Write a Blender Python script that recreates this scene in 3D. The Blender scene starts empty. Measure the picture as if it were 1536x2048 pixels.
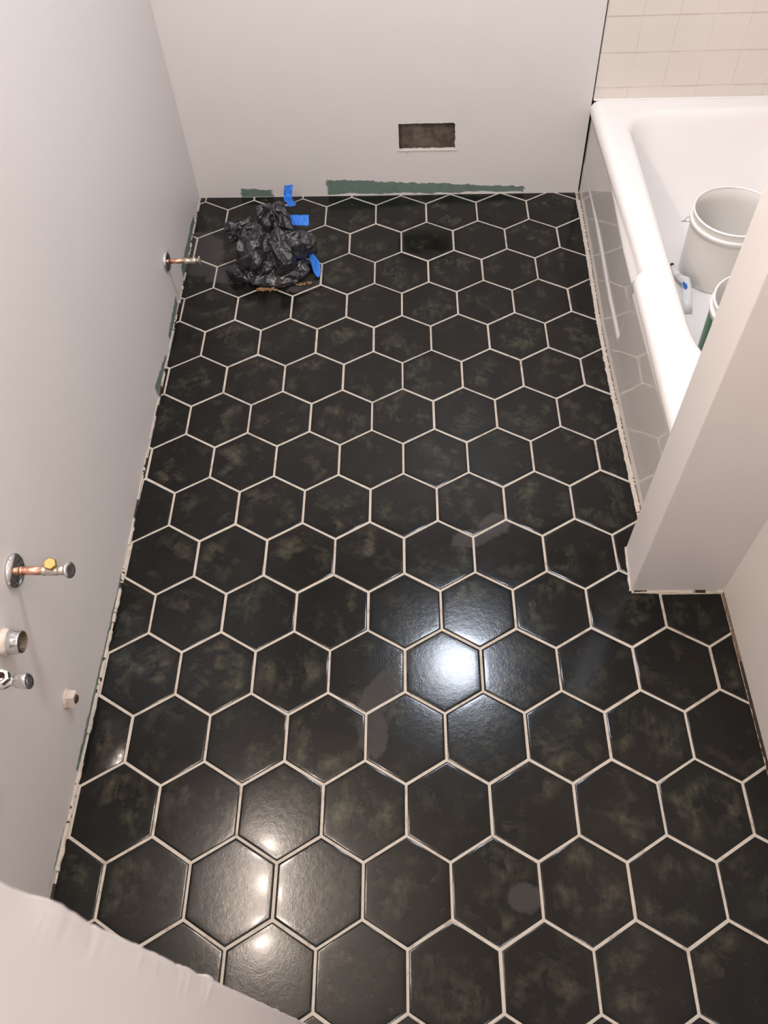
import bpy, bmesh, math, random
from mathutils import Vector, Matrix, noise
random.seed(7)
PI = math.pi
C = bpy.context.scene.collection
SC = bpy.context.scene

# ------------------------------------------------------------------ camera
cam_d = bpy.data.cameras.new('camera'); cam = bpy.data.objects.new('camera', cam_d); C.objects.link(cam)
R = [[0.9992115291991502, 0.017003784603132233, 0.03587744729863193],
     [0.006424646958379132, 0.8224904806442345, -0.5687425895438782],
     [-0.03917963536017171, 0.5685246525514847, 0.8217327276032381]]
CAM = (0.11446793, -2.5143015, 1.7789285)
cam.matrix_world = Matrix([[R[0][0], R[0][1], R[0][2], CAM[0]], [R[1][0], R[1][1], R[1][2], CAM[1]],
                           [R[2][0], R[2][1], R[2][2], CAM[2]], [0, 0, 0, 1]])
cam_d.sensor_fit = 'VERTICAL'; cam_d.sensor_height = 36; cam_d.sensor_width = 27
cam_d.lens = 1635.393 / 2048 * 36
cam_d.clip_start = 0.02
cam_d.dof.use_dof = True; cam_d.dof.focus_distance = 2.3; cam_d.dof.aperture_fstop = 13.0
SC.camera = cam

# ------------------------------------------------------------------ view, world, lights
SC.view_settings.view_transform = 'Standard'
SC.view_settings.look = 'None'
SC.view_settings.exposure = 0.0
SC.view_settings.gamma = 1.0
SC.view_settings.use_curve_mapping = False
w = bpy.data.worlds.new('world'); SC.world = w; w.use_nodes = True
w.node_tree.nodes['Background'].inputs[0].default_value = (0.9, 0.93, 1, 1)
w.node_tree.nodes['Background'].inputs[1].default_value = 0.05

VANITY_W, VANITY_COL = 18.0, (1.0, 0.85, 0.74)
CEIL_W, CEIL_COL = 23.5, (0.79, 0.86, 1.0)
HALL_FILL_W = 11.0
VANITY_POS = [(-0.545, -1.66, 2.02), (-0.545, -1.84, 2.02), (-0.545, -2.02, 2.02)]
CEIL_POS = (0.345, -0.66, 2.36)

def light(name, kind, loc, energy, col, size, parent=None, rot=(0, 0, 0)):
    d = bpy.data.lights.new(name, kind); d.energy = energy; d.color = col
    if kind == 'POINT': d.shadow_soft_size = size
    else: d.shape = 'DISK'; d.size = size
    o = bpy.data.objects.new(name, d); C.objects.link(o); o.location = loc; o.rotation_euler = rot
    if parent: o.parent = parent
    return o

# ------------------------------------------------------------------ helpers
def obj(name, bm, mats=None, parent=None, smooth=False, kind=None, label=None):
    me = bpy.data.meshes.new(name)
    bm.normal_update(); bm.to_mesh(me); bm.free()
    if smooth:
        me.polygons.foreach_set('use_smooth', [True] * len(me.polygons))
    for m in (mats if isinstance(mats, (list, tuple)) else [mats]):
        if m: me.materials.append(m)
    o = bpy.data.objects.new(name, me); C.objects.link(o)
    if parent: o.parent = parent
    if kind: o['kind'] = kind
    if label: o['label'] = label
    return o

def thing(name, label, cat, loc=(0, 0, 0), group=None):
    o = bpy.data.objects.new(name, None); C.objects.link(o); o.location = loc
    o.empty_display_size = 0.05
    o['label'] = label; o['category'] = cat
    if group: o['group'] = group
    return o

def box(bm, x0, x1, y0, y1, z0, z1, mi=0):
    vs = [bm.verts.new(p) for p in ((x0, y0, z0), (x1, y0, z0), (x1, y1, z0), (x0, y1, z0),
                                    (x0, y0, z1), (x1, y0, z1), (x1, y1, z1), (x0, y1, z1))]
    for f in ((0, 3, 2, 1), (4, 5, 6, 7), (0, 1, 5, 4), (1, 2, 6, 5), (2, 3, 7, 6), (3, 0, 4, 7)):
        bm.faces.new([vs[i] for i in f]).material_index = mi

def prism(bm, pts, z0, z1, mi=0):
    a = [bm.verts.new((x, y, z0)) for x, y in pts]; b = [bm.verts.new((x, y, z1)) for x, y in pts]
    n = len(pts)
    bm.faces.new(a[::-1]).material_index = mi; bm.faces.new(b).material_index = mi
    for i in range(n): bm.faces.new([a[i], a[(i + 1) % n], b[(i + 1) % n], b[i]]).material_index = mi

def basis(axis):
    a = Vector(axis).normalized()
    u = a.orthogonal().normalized()
    if abs(a.z) < 0.9: u = (Vector((0, 0, 1)) - a * a.z).normalized()
    return a, u, a.cross(u)

def lathe(bm, prof, o=(0, 0, 0), axis=(0, 0, 1), n=32, cap0=False, cap1=False, phase=0.0, mi=0):
    a, u, v = basis(axis); o = Vector(o); rings = []
    for h, r in prof:
        rings.append([bm.verts.new(o + a * h + (u * math.cos(phase + 2 * PI * k / n) + v * math.sin(phase + 2 * PI * k / n)) * r) for k in range(n)])
    for i in range(len(rings) - 1):
        for k in range(n):
            bm.faces.new([rings[i][k], rings[i][(k + 1) % n], rings[i + 1][(k + 1) % n], rings[i + 1][k]]).material_index = mi
    if cap0: bm.faces.new(rings[0][::-1]).material_index = mi
    if cap1: bm.faces.new(rings[-1]).material_index = mi
    return rings

def tube(bm, pts, r, n=12, caps=True, mi=0):
    pts = [Vector(p) for p in pts]; rings = []
    rs = r if isinstance(r, (list, tuple)) else [r] * len(pts)
    t0 = (pts[1] - pts[0]).normalized(); u = t0.orthogonal().normalized()
    for i, p in enumerate(pts):
        t = (pts[min(i + 1, len(pts) - 1)] - pts[max(i - 1, 0)]).normalized()
        u = (u - t * u.dot(t)).normalized(); v = t.cross(u)
        rings.append([bm.verts.new(p + (u * math.cos(2 * PI * k / n) + v * math.sin(2 * PI * k / n)) * rs[i]) for k in range(n)])
    for i in range(len(rings) - 1):
        for k in range(n):
            bm.faces.new([rings[i][k], rings[i][(k + 1) % n], rings[i + 1][(k + 1) % n], rings[i + 1][k]]).material_index = mi
    if caps:
        bm.faces.new(rings[0][::-1]).material_index = mi; bm.faces.new(rings[-1]).material_index = mi

def bevel(o, w=0.002, seg=2, ang=0.6):
    m = o.modifiers.new('bevel', 'BEVEL'); m.width = w; m.segments = seg; m.limit_method = 'ANGLE'; m.angle_limit = ang
    return o

# ------------------------------------------------------------------ node helpers
class NT:
    def __init__(s, name):
        s.m = bpy.data.materials.new(name); s.m.use_nodes = True; s.t = s.m.node_tree
        s.b = s.t.nodes['Principled BSDF']; s.t.nodes['Material Output']
    def n(s, typ, ins=None, **kw):
        nd = s.t.nodes.new(typ)
        for k, v in kw.items(): setattr(nd, k, v)
        for k, v in (ins or {}).items():
            if isinstance(v, bpy.types.NodeSocket): s.t.links.new(v, nd.inputs[k])
            else: nd.inputs[k].default_value = v
        return nd
    def math(s, op, a, b=0.0, c=None, clamp=False):
        ins = {0: a, 1: b}
        if c is not None: ins[2] = c
        return s.n('ShaderNodeMath', ins, operation=op, use_clamp=clamp).outputs[0]
    def noise(s, vec, scale, detail=4, rough=0.55, dist=0.0):
        return s.n('ShaderNodeTexNoise', {'Vector': vec, 'Scale': scale, 'Detail': detail, 'Roughness': rough, 'Distortion': dist}).outputs[0]
    def ss(s, v, a, b, t0=0.0, t1=1.0):
        nd = s.n('ShaderNodeMapRange', {'Value': v, 'From Min': a, 'From Max': b, 'To Min': t0, 'To Max': t1}, interpolation_type='SMOOTHSTEP')
        return nd.outputs[0]
    def mix(s, f, a, b):
        nd = s.t.nodes.new('ShaderNodeMix'); nd.data_type = 'RGBA'
        for k, v in ((0, f), (6, a), (7, b)):
            if isinstance(v, bpy.types.NodeSocket): s.t.links.new(v, nd.inputs[k])
            else: nd.inputs[k].default_value = v if k == 0 else (*v[:3], 1)
        return nd.outputs[2]
    def set(s, **kw):
        for k, v in kw.items():
            k = k.replace('_', ' ')
            if isinstance(v, bpy.types.NodeSocket): s.t.links.new(v, s.b.inputs[k])
            elif isinstance(v, tuple): s.b.inputs[k].default_value = (*v[:3], 1)
            else: s.b.inputs[k].default_value = v
        return s.m
    def bump(s, h, strength=0.2, dist=0.001):
        nd = s.n('ShaderNodeBump', {'Height': h, 'Strength': strength, 'Distance': dist})
        s.t.links.new(nd.outputs[0], s.b.inputs['Normal'])
    def pos(s):
        return s.n('ShaderNodeNewGeometry').outputs['Position']
    def xyz(s, v):
        return s.n('ShaderNodeSeparateXYZ', {0: v}).outputs

def simple(name, col, rough=0.5, metal=0.0, var=0.08, scale=40, bump=0.0, spec=None, coat=0.0):
    t = NT(name); p = t.pos(); f = t.noise(p, scale)
    a = tuple(c * (1 - var) for c in col); b = tuple(min(1, c * (1 + var)) for c in col)
    t.set(Base_Color=t.mix(f, a, b), Roughness=rough, Metallic=metal)
    if coat: t.set(Coat_Weight=coat, Coat_Roughness=0.05)
    if spec is not None: t.b.inputs['Specular IOR Level'].default_value = spec
    if bump: t.bump(t.noise(p, scale * 4), bump, 0.002)
    return t.m

def paint(name, col, patches=(), rough=0.45, scuffs=True):
    """wall paint; patches = (axis, a0, a1, zlow, z at a0, z at a1): bare green board near the floor"""
    t = NT(name); p = t.pos(); x, y, z = t.xyz(p)
    f = t.noise(p, 2.2, 3)
    c = t.mix(f, tuple(k * 0.97 for k in col), tuple(min(1, k * 1.03) for k in col))
    if scuffs:
        s = t.ss(t.noise(p, 34, 5, 0.7), 0.71, 0.75)
        s2 = t.ss(t.noise(p, 4, 2), 0.5, 0.6)
        c = t.mix(t.math('MULTIPLY', t.math('MULTIPLY', s, s2), 0.5), c, tuple(k * 0.55 for k in col))
    for ax, a0, a1, zl, z0, z1 in patches:
        a = (x, y)[ax]; n1 = t.noise(p, 42, 4, 0.65); n2 = t.noise(p, 12, 3)
        nn = t.math('SUBTRACT', n1, 0.5); n22 = t.math('SUBTRACT', n2, 0.5)
        aa = t.math('ADD', a, t.math('MULTIPLY', nn, 0.05))
        m = t.math('MULTIPLY', t.ss(aa, a0 - 0.006, a0 + 0.006), t.ss(aa, a1 - 0.006, a1 + 0.006, 1, 0))
        h = t.n('ShaderNodeMapRange', {'Value': a, 'From Min': a0, 'From Max': a1, 'To Min': z0, 'To Max': z1}).outputs[0]
        zz = t.math('ADD', z, t.math('MULTIPLY', nn, 0.022)); zz = t.math('SUBTRACT', zz, h)
        m = t.math('MULTIPLY', m, t.ss(zz, -0.0015, 0.0015, 1, 0))
        zb = t.math('ADD', z, t.math('MULTIPLY', n22, 0.03))
        m = t.math('MULTIPLY', m, t.ss(zb, zl - 0.002, zl + 0.002))
        g = t.mix(t.noise(p, 60, 4, 0.7), (0.085, 0.145, 0.118), (0.21, 0.28, 0.24))
        c = t.mix(m, c, g)
    t.set(Base_Color=c, Roughness=rough)
    t.b.inputs['Specular IOR Level'].default_value = 0.35
    t.bump(t.math('ADD', t.noise(p, 160, 3), t.math('MULTIPLY', t.noise(p, 9, 3), 2.0)), 0.18, 0.0012)
    return t.m

WALLC = (0.72, 0.69, 0.67)
M = {}
M['wall_left'] = paint('left_wall_paint', WALLC, [(1, -0.32, -0.02, 0.0, 0.045, 0.03), (1, -0.62, -0.45, 0.006, 0.03, 0.04),
                        (1, -0.86, -0.69, 0.004, 0.045, 0.02), (1, -1.97, -1.47, 0.004, 0.02, 0.012), (1, -2.2, -2.05, 0.012, 0.02, 0.014)])
M['wall_back'] = paint('back_wall_paint', WALLC, [(0, -0.495, -0.375, -0.02, 0.032, 0.027), (0, -0.175, 0.53, 0.005, 0.064, 0.026)])
M['wall'] = paint('wall_paint', WALLC)
M['ceiling'] = simple('ceiling_paint', (0.62, 0.61, 0.59), 0.7)
M['gypsum'] = simple('gypsum_edge', (0.66, 0.61, 0.55), 0.8, var=0.25, scale=120, bump=0.3)
M['caulk'] = simple('filler_bead', (0.52, 0.465, 0.40), 0.75, var=0.3, scale=140, bump=0.5)
M['dark_gap'] = simple('dark_gap', (0.035, 0.02, 0.012), 0.9, var=0.5, scale=90)
M['wood_gap'] = simple('raw_wood_gap', (0.14, 0.095, 0.06), 0.9, var=0.5, scale=90)
def cavity():
    t = NT('rough_mortar'); p = t.pos(); f = t.noise(p, 30, 6, 0.65)
    sp = t.ss(t.noise(p, 220, 2), 0.70, 0.76)
    c = t.mix(t.ss(f, 0.3, 0.7), (0.085, 0.068, 0.055), (0.21, 0.175, 0.145)); c = t.mix(sp, c, (0.4, 0.36, 0.3))
    t.set(Base_Color=c, Roughness=0.6); t.bump(f, 0.6, 0.006); return t.m
M['cavity'] = cavity()
M['enamel'] = simple('tub_enamel', (0.86, 0.83, 0.80), 0.12, var=0.015, scale=5)
def apron_mat():
    t = NT('apron_enamel_shaded'); p = t.pos(); x, y, z = t.xyz(p)
    mp = t.n('ShaderNodeMapping', {'Vector': p, 'Scale': (10, 120, 10)}).outputs[0]
    st = t.ss(t.noise(mp, 1.0, 4, 0.7), 0.66, 0.74)
    st2 = t.ss(t.noise(t.n('ShaderNodeMapping', {'Vector': p, 'Scale': (10, 50, 160), 'Rotation': (0.5, 0, 0)}).outputs[0], 1.0, 3, 0.7), 0.68, 0.76)
    m = t.math('MULTIPLY', t.math('MAXIMUM', st, st2), t.ss(t.noise(p, 7, 2), 0.42, 0.6))
    c = t.mix(t.math('MULTIPLY', m, 0.7), (0.60, 0.57, 0.535), (0.85, 0.81, 0.76))  # same white enamel as the rim, its shade put into a greyer base; pale scratches
    r = t.math('ADD', t.math('MULTIPLY', t.noise(p, 20, 4), 0.05), 0.025)
    t.set(Base_Color=c, Roughness=r); return t.m
M['apron'] = apron_mat()
def walltile():
    t = NT('cream_wall_tile'); p = t.pos(); x, y, z = t.xyz(p)
    P = 0.1068
    def line(a, o, w):
        q = t.math('FRACT', t.math('DIVIDE', t.math('SUBTRACT', a, o), P))
        q = t.math('ABSOLUTE', t.math('SUBTRACT', q, 0.5)); return t.ss(q, 0.5 - w / P * 1.6, 0.5 - w / P * 0.5)
    lx = line(x, 0.7175 - P * 10, 0.0021); lz = line(z, 0.3735 - P * 10, 0.0024)
    g = t.math('MAXIMUM', t.math('MULTIPLY', lx, 0.6), lz)
    c = t.mix(t.noise(p, 3, 3), (0.69, 0.635, 0.58), (0.76, 0.70, 0.64))
    gc = t.mix(t.ss(t.noise(p, 9, 3), 0.4, 0.6), (0.52, 0.46, 0.41), (0.66, 0.59, 0.53))
    c = t.mix(t.math('MULTIPLY', g, 0.7), c, gc)
    t.set(Base_Color=c, Roughness=t.math('ADD', t.math('MULTIPLY', g, 0.4), 0.18))
    t.bump(t.math('SUBTRACT', 1.0, g), 0.35, 0.0012); return t.m
M['walltile'] = walltile()
def grout():
    t = NT('floor_grout'); p = t.pos()
    f = t.noise(p, 70, 5, 0.7); d = t.ss(t.noise(p, 22, 4, 0.7), 0.52, 0.68)
    c = t.mix(f, (0.37, 0.335, 0.28), (0.56, 0.51, 0.44)); c = t.mix(t.math('MULTIPLY', d, 0.7), c, (0.27, 0.22, 0.17))
    t.set(Base_Color=c, Roughness=0.85); t.bump(f, 0.5, 0.002); return t.m
M['grout'] = grout()
STAINS = [  # wiped or damp patches: centre, radii, angle
    (-0.600, -0.190, 0.085, 0.125, 0.25), (-0.47, -0.30, 0.10, 0.05, 0.1), (-0.225, -0.375, 0.055, 0.026, 0.3),
    (0.262, -1.372, 0.05, 0.028, 0.2), (0.322, -1.335, 0.05, 0.035, 0.7), (0.085, -1.715, 0.022, 0.048, -0.5),
    (0.035, -1.79, 0.038, 0.075, -0.55), (0.018, -1.885, 0.034, 0.055, 0.1), (0.3245, -2.2216, 0.033, 0.030, 0.0)]
def floortile():
    t = NT('black_green_floor_tile'); p = t.pos(); x, y, z = t.xyz(p)
    uv = t.n('ShaderNodeUVMap', uv_map='tile_uv').outputs[0]
    edge = t.n('ShaderNodeAttribute', attribute_name='edge').outputs['Fac']
    n1 = t.noise(uv, 19, 6, 0.62, 0.4); n2 = t.noise(uv, 75, 6, 0.7)
    st = t.noise(t.n('ShaderNodeMapping', {'Vector': uv, 'Scale': (64, 13, 1)}).outputs[0], 1.0, 6, 0.7)
    low = t.ss(t.noise(uv, 8.5, 2), 0.42, 0.62, 0.12, 1.0)
    cl = t.ss(t.math('ADD', n1, t.math('MULTIPLY', t.math('SUBTRACT', st, 0.5), 0.5)), 0.38, 0.80); cl = t.math('MULTIPLY', cl, low)
    cl = t.math('MULTIPLY', cl, t.ss(n2, 0.25, 0.75, 0.35, 1.1))
    cl = t.math('MULTIPLY', cl, t.ss(edge, 0.0, 0.75, 0.25, 1.0))
    hue = t.noise(uv, 6, 2)
    col2 = t.mix(t.ss(hue, 0.35, 0.65), (0.070, 0.072, 0.047), (0.086, 0.074, 0.051))
    c = t.mix(cl, (0.0050, 0.0049, 0.0040), col2)
    # fine crumbs
    sp = t.ss(t.noise(p, 330, 1, 0.5), 0.80, 0.82); sp = t.math('MULTIPLY', sp, t.ss(t.noise(p, 11, 2), 0.5, 0.6))
    c = t.mix(sp, c, (0.35, 0.33, 0.3))
    mm = None
    wob = t.math('MULTIPLY', t.math('SUBTRACT', t.noise(p, 26, 4, 0.6), 0.5), 1.1)
    for cx, cy, rx, ry, a in STAINS:
        dx = t.math('SUBTRACT', x, cx); dy = t.math('SUBTRACT', y, cy)
        u = t.math('ADD', t.math('MULTIPLY', dx, math.cos(a) / rx), t.math('MULTIPLY', dy, math.sin(a) / rx))
        v = t.math('ADD', t.math('MULTIPLY', dx, -math.sin(a) / ry), t.math('MULTIPLY', dy, math.cos(a) / ry))
        d = t.math('SQRT', t.math('ADD', t.math('MULTIPLY', u, u), t.math('MULTIPLY', v, v)))
        m = t.ss(t.math('ADD', d, wob), 0.85, 1.12, 1, 0)
        mm = m if mm is None else t.math('MAXIMUM', mm, m)
    c = t.mix(t.math('MULTIPLY', mm, 0.7), c, (0.050, 0.047, 0.047))
    r = t.math('ADD', t.math('MULTIPLY', n2, 0.07), 0.145)
    r = t.math('SUBTRACT', r, t.math('MULTIPLY', mm, 0.06))
    t.set(Base_Color=c, Roughness=r); t.b.inputs['Specular IOR Level'].default_value = 0.23; t.set(Coat_Weight=0.13, Coat_Roughness=0.10)
    hb = t.math('ADD', t.noise(p, 330, 2, 0.5), t.math('MULTIPLY', t.noise(p, 80, 1, 0.5), 1.2))
    hb = t.math('ADD', hb, t.math('MULTIPLY', t.noise(p, 16, 1, 0.5), 1.6))
    t.bump(hb, 0.34, 0.00034); return t.m
M['tile'] = floortile()
M['tile_edge'] = simple('tile_side', (0.045, 0.035, 0.028), 0.7, var=0.3, scale=120)
M['chrome'] = simple('worn_chrome', (0.74, 0.74, 0.75), 0.13, 1.0, var=0.1, scale=90)
M['chrome_dusty'] = simple('dusty_chrome', (0.55, 0.50, 0.44), 0.38, 0.8, var=0.25, scale=160, bump=0.3)
M['copper'] = simple('copper_pipe', (0.80, 0.44, 0.31), 0.3, 1.0, var=0.12, scale=60)
M['brass'] = simple('brass', (0.40, 0.25, 0.10), 0.5, 1.0, var=0.15, scale=70)
M['painted'] = simple('paint_crusted_metal', (0.62, 0.54, 0.48), 0.6, var=0.15, scale=120, bump=0.4)
M['rust'] = simple('rust', (0.09, 0.045, 0.03), 0.7, 0.3, var=0.6, scale=200, bump=0.5)
M['pipe_in'] = simple('pipe_inside', (0.16, 0.12, 0.08), 0.5, 0.4, var=0.4, scale=80)
def bagmat():
    t = NT('black_bag_film'); p = t.pos()
    x, y, z = t.xyz(p)
    d = t.ss(t.noise(p, 45, 5, 0.7), 0.55, 0.75)
    c = t.mix(t.math('MULTIPLY', d, 0.5), (0.014, 0.014, 0.017), (0.075, 0.066, 0.06))
    wet = t.ss(t.math('ADD', z, t.math('MULTIPLY', t.noise(p, 30, 2), 0.05)), 0.05, 0.10)
    t.set(Base_Color=c, Roughness=t.math('ADD', t.math('MULTIPLY', wet, 0.2), 0.17))
    t.b.inputs['Specular IOR Level'].default_value = 0.85
    t.bump(t.noise(p, 170, 4, 0.6, 0.5), 0.35, 0.003); return t.m
M['bag'] = bagmat()
M['tape'] = simple('blue_painter_tape', (0.012, 0.155, 0.62), 0.5, var=0.12, scale=120, bump=0.25)
M['wax'] = simple('brown_wax_debris', (0.24, 0.13, 0.055), 0.35, var=0.7, scale=190, bump=0.6)
def pail(name, col):
    t = NT(name); p = t.pos()
    t.set(Base_Color=t.mix(t.noise(p, 12, 4), tuple(k * .96 for k in col), col), Roughness=0.3)
    t.set(Subsurface_Weight=0.15, Subsurface_Radius=(0.02, 0.02, 0.02)) if False else None
    return t.m
M['pail'] = pail('white_pail_plastic', (0.78, 0.76, 0.72))
M['pail_band'] = pail('bright_pail_rim', (0.88, 0.86, 0.83))
M['green'] = simple('green_print', (0.0, 0.13, 0.035), 0.35)
M['red'] = simple('red_print', (0.45, 0.07, 0.05), 0.4)
M['white_plastic'] = simple('white_plastic', (0.8, 0.8, 0.79), 0.3)
M['blue_print'] = simple('blue_print', (0.02, 0.13, 0.5), 0.35)
M['wire'] = simple('steel_wire', (0.45, 0.43, 0.4), 0.3, 1.0)
M['hall_floor'] = simple('hall_floor', (0.30, 0.22, 0.15), 0.5, var=0.2, scale=6)

# ------------------------------------------------------------------ setting
LEFT = [(-0.6464, 0.1309), (-0.6388, -0.30), (-0.6349, -1.02), (-0.6285, -1.52), (-0.6300, -1.80), (-0.6322, -2.23), (-0.633, -2.57)]
def left_x(y):
    for (xa, ya), (xb, yb) in zip(LEFT, LEFT[1:]):
        if yb <= y <= ya: return xa + (xb - xa) * (y - ya) / (yb - ya)
    return LEFT[0][0] if y > 0 else LEFT[-1][0]
def back_y(x): return 0.1309 + (x + 0.6464) * (0.0938 - 0.1309) / (0.7203 + 0.6464)
TOP = 2.42
bm = bmesh.new(); prism(bm, [(-0.75, 0.30)] + [(-0.75, -2.57)] + [(x, y) for x, y in reversed(LEFT)] + [(-0.6464, 0.30)], -0.02, TOP)
obj('wall_left', bm, M['wall_left'], kind='structure')

# back wall board with the torn opening
bm = bmesh.new()
HX0, HX1, HZ0, HZ1 = 0.0865, 0.2775, 0.1715, 0.2665
def hole_pt(k, n=22):
    out = []
    def jit(a=0.0012): return random.uniform(-a, a)
    for i in range(n): out.append((HX0 + (HX1 - HX0) * i / n + jit(), HZ0 + jit(0.0016)))
    for i in range(n): out.append((HX1 + jit(0.0018) + 0.001 * (i < 3), HZ0 + (HZ1 - 0.004 - HZ0) * i / n + jit()))
    for i in range(n): out.append((HX1 - 0.004 - (HX1 - HX0 - .004) * i / n + jit(), HZ1 + jit(0.0008)))
    for i in range(n): out.append((HX0 + jit(0.0008), HZ1 - (HZ1 - HZ0) * i / n + jit()))
    return out
hp = hole_pt(0); N = len(hp); n4 = N // 4
BX0, BX1 = -0.76, 0.7210
def bx1(z): return 0.7210 - 0.0157 * z
cxh, czh = (HX0 + HX1) / 2, (HZ0 + HZ1) / 2
outer = []
for i in range(N):
    s, k = divmod(i, n4); f = k / n4
    outer.append([(BX0 + (BX1 - BX0) * f, -0.002), (bx1((TOP + 0.002) * f), -0.002 + (TOP + 0.002) * f), (bx1(TOP) - (bx1(TOP) - BX0) * f, TOP), (BX0, TOP - (TOP + 0.002) * f)][s])
def bp(x, z, d): return (x, back_y(x) + d, z)
rings = []
for d in (0.0, 0.013):
    rings.append(([bm.verts.new(bp(x, z, d)) for x, z in outer], [bm.verts.new(bp(x, z, d)) for x, z in hp]))
for i in range(N):
    j = (i + 1) % N
    (o0, h0), (o1, h1) = rings
    bm.faces.new([o0[i], o0[j], h0[j], h0[i]]); bm.faces.new([o1[j], o1[i], h1[i], h1[j]])
    f = bm.faces.new([h0[i], h0[j], h1[j], h1[i]]); f.material_index = 1
    f = bm.faces.new([o0[j], o0[i], o1[i], o1[j]]); f.material_index = 1
wb = obj('wall_back', bm, [M['wall_back'], M['gypsum']], kind='structure')
# ragged paper lip under the opening
bm = bmesh.new(); prev = None
for i in range(61):
    f = i / 60; x = HX0 - 0.006 + (HX1 - HX0 + 0.014) * f
    a = noise.noise(Vector((x * 60, 0, 0))) * 0.0014
    zt = HZ0 + 0.0006 + noise.noise(Vector((x * 110, 3, 0))) * 0.0012; zb = HZ0 - 0.0045 + a * 2.2
    cur = [bm.verts.new(bp(x, zt, -0.0004)), bm.verts.new(bp(x, zt - 0.001, -0.0022)), bm.verts.new(bp(x, zb, -0.0016)), bm.verts.new(bp(x, zb - 0.0008, 0.0002))]
    if prev:
        for k in range(3): bm.faces.new([prev[k], prev[k + 1], cur[k + 1], cur[k]])
    prev = cur
for (x, z, dx, dz) in ((0.113, 0.166, 0.007, -0.011), (0.106, 0.167, 0.006, -0.008)):
    vs = [bm.verts.new(bp(x, z, -0.001)), bm.verts.new(bp(x + 0.004, z - 0.001, -0.004)), bm.verts.new(bp(x + dx, z + dz, -0.006)), bm.verts.new(bp(x + dx - 0.004, z + dz + 0.003, -0.002))]
    bm.faces.new(vs)
obj('trim_1', bm, M['gypsum'], kind='structure')
# masonry behind the board
bm = bmesh.new(); box(bm, -0.76, 1.55, 0.146, 0.22, -0.02, TOP); obj('wall_cavity', bm, M['cavity'], kind='structure')

# tiled end wall of the tub alcove (thin mortar bed + tiles) above the tub rim
bm = bmesh.new()
tw = [bm.verts.new(q) for q in ((bx1(.3335) + .0042, back_y(.72), .3335), (1.52, back_y(1.52) + .004, .3335), (1.52, .14, .3335), (bx1(.3335) + .0042, .14, .3335),
                                (bx1(TOP) + .0030, back_y(.72), TOP), (1.52, back_y(1.52) + .004, TOP), (1.52, .14, TOP), (bx1(TOP) + .0030, .14, TOP))]
for f in ((0, 3, 2, 1), (4, 5, 6, 7), (0, 1, 5, 4), (1, 2, 6, 5), (2, 3, 7, 6), (3, 0, 4, 7)): bm.faces.new([tw[i] for i in f])
obj('wall_back_tiled', bm, M['walltile'], kind='structure')
bm = bmesh.new(); box(bm, 1.475, 1.56, -1.41, 0.14, -0.02, TOP); obj('wall_right_alcove', bm, M['walltile'], kind='structure')
# dark stud seen through the open joint
bm = bmesh.new(); box(bm, 0.665, 0.742, 0.110, 0.146, -0.02, TOP); obj('trim_2', bm, M['dark_gap'], kind='structure')

# partition at the foot of the tub, right wall, front wall and hall
bm = bmesh.new(); prism(bm, [(0.6434, -1.5322), (1.56, -1.5370), (1.56, -1.4052), (0.6517, -1.4052)], -0.02, TOP)
bevel(obj('wall_partition', bm, M['wall'], kind='structure'), 0.0015, 2)
bm = bmesh.new(); prism(bm, [(0.8659, -1.530), (0.8640, -2.57), (0.98, -2.57), (0.98, -1.530)], -0.02, TOP)
obj('wall_right', bm, M['wall'], kind='structure')
# front wall: left jamb piece with a knocked, filled corner; right piece; header
bm = bmesh.new(); JX, JY = -0.05, -2.4505; prev = None; K = 220
rows = []
for i in range(K + 1):
    z = -0.02 + (2.05 + 0.02) * i / K
    j = noise.noise(Vector((0, 5, z * 30))) * 0.0012 + noise.noise(Vector((9, 5, z * 90))) * 0.0006
    j += 0.0022 * math.exp(-((z - 1.375) / 0.018) ** 2) + 0.0016 * math.exp(-((z - 1.05) / 0.012) ** 2)
    b = 0.004
    rows.append([bm.verts.new(q) for q in ((-0.645, JY, z), (JX - b, JY + j, z), (JX - b * .3 + j * .5, JY - b * .3 + j, z), (JX + j, JY - b, z), (JX, JY - 0.02, z), (JX, JY - 0.125, z), (-0.645, JY - 0.125, z))])
for a, b_ in zip(rows, rows[1:]):
    for k in range(7):
        bm.faces.new([a[k], b_[k], b_[(k + 1) % 7], a[(k + 1) % 7]])
bm.faces.new(rows[0]); bm.faces.new(rows[-1][::-1])
bmesh.ops.recalc_face_normals(bm, faces=bm.faces)
obj('wall_front_left', bm, M['wall'], kind='structure')
bm = bmesh.new(); box(bm, 0.80, 0.90, JY - 0.125, JY, -0.02, 2.05); obj('wall_front_right', bm, M['wall'], kind='structure')
bm = bmesh.new(); box(bm, -0.75, 0.98, JY - 0.125, JY, 2.05, TOP); obj('wall_front_header', bm, M['wall'], kind='structure')
bm = bmesh.new(); box(bm, -0.80, 1.60, -3.72, 0.30, 2.40, 2.46); obj('ceiling', bm, M['ceiling'], kind='structure')
for nm, b4 in (('wall_hall_left', (-0.80, -0.75, -3.72, -2.55)), ('wall_hall_right', (1.1, 1.15, -3.72, -2.55)), ('wall_hall_back', (-0.80, 1.15, -3.77, -3.70))):
    bm = bmesh.new(); box(bm, *b4, -0.02, TOP); obj(nm, bm, M['wall'], kind='structure')
bm = bmesh.new(); box(bm, 0.9, 1.15, -2.60, -2.55, -0.02, TOP); obj('wall_hall_front', bm, M['wall'], kind='structure')
bm = bmesh.new(); box(bm, -0.80, 1.15, -3.72, -2.60, -0.05, -0.001); obj('floor_hall', bm, M['hall_floor'], kind='structure')

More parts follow.
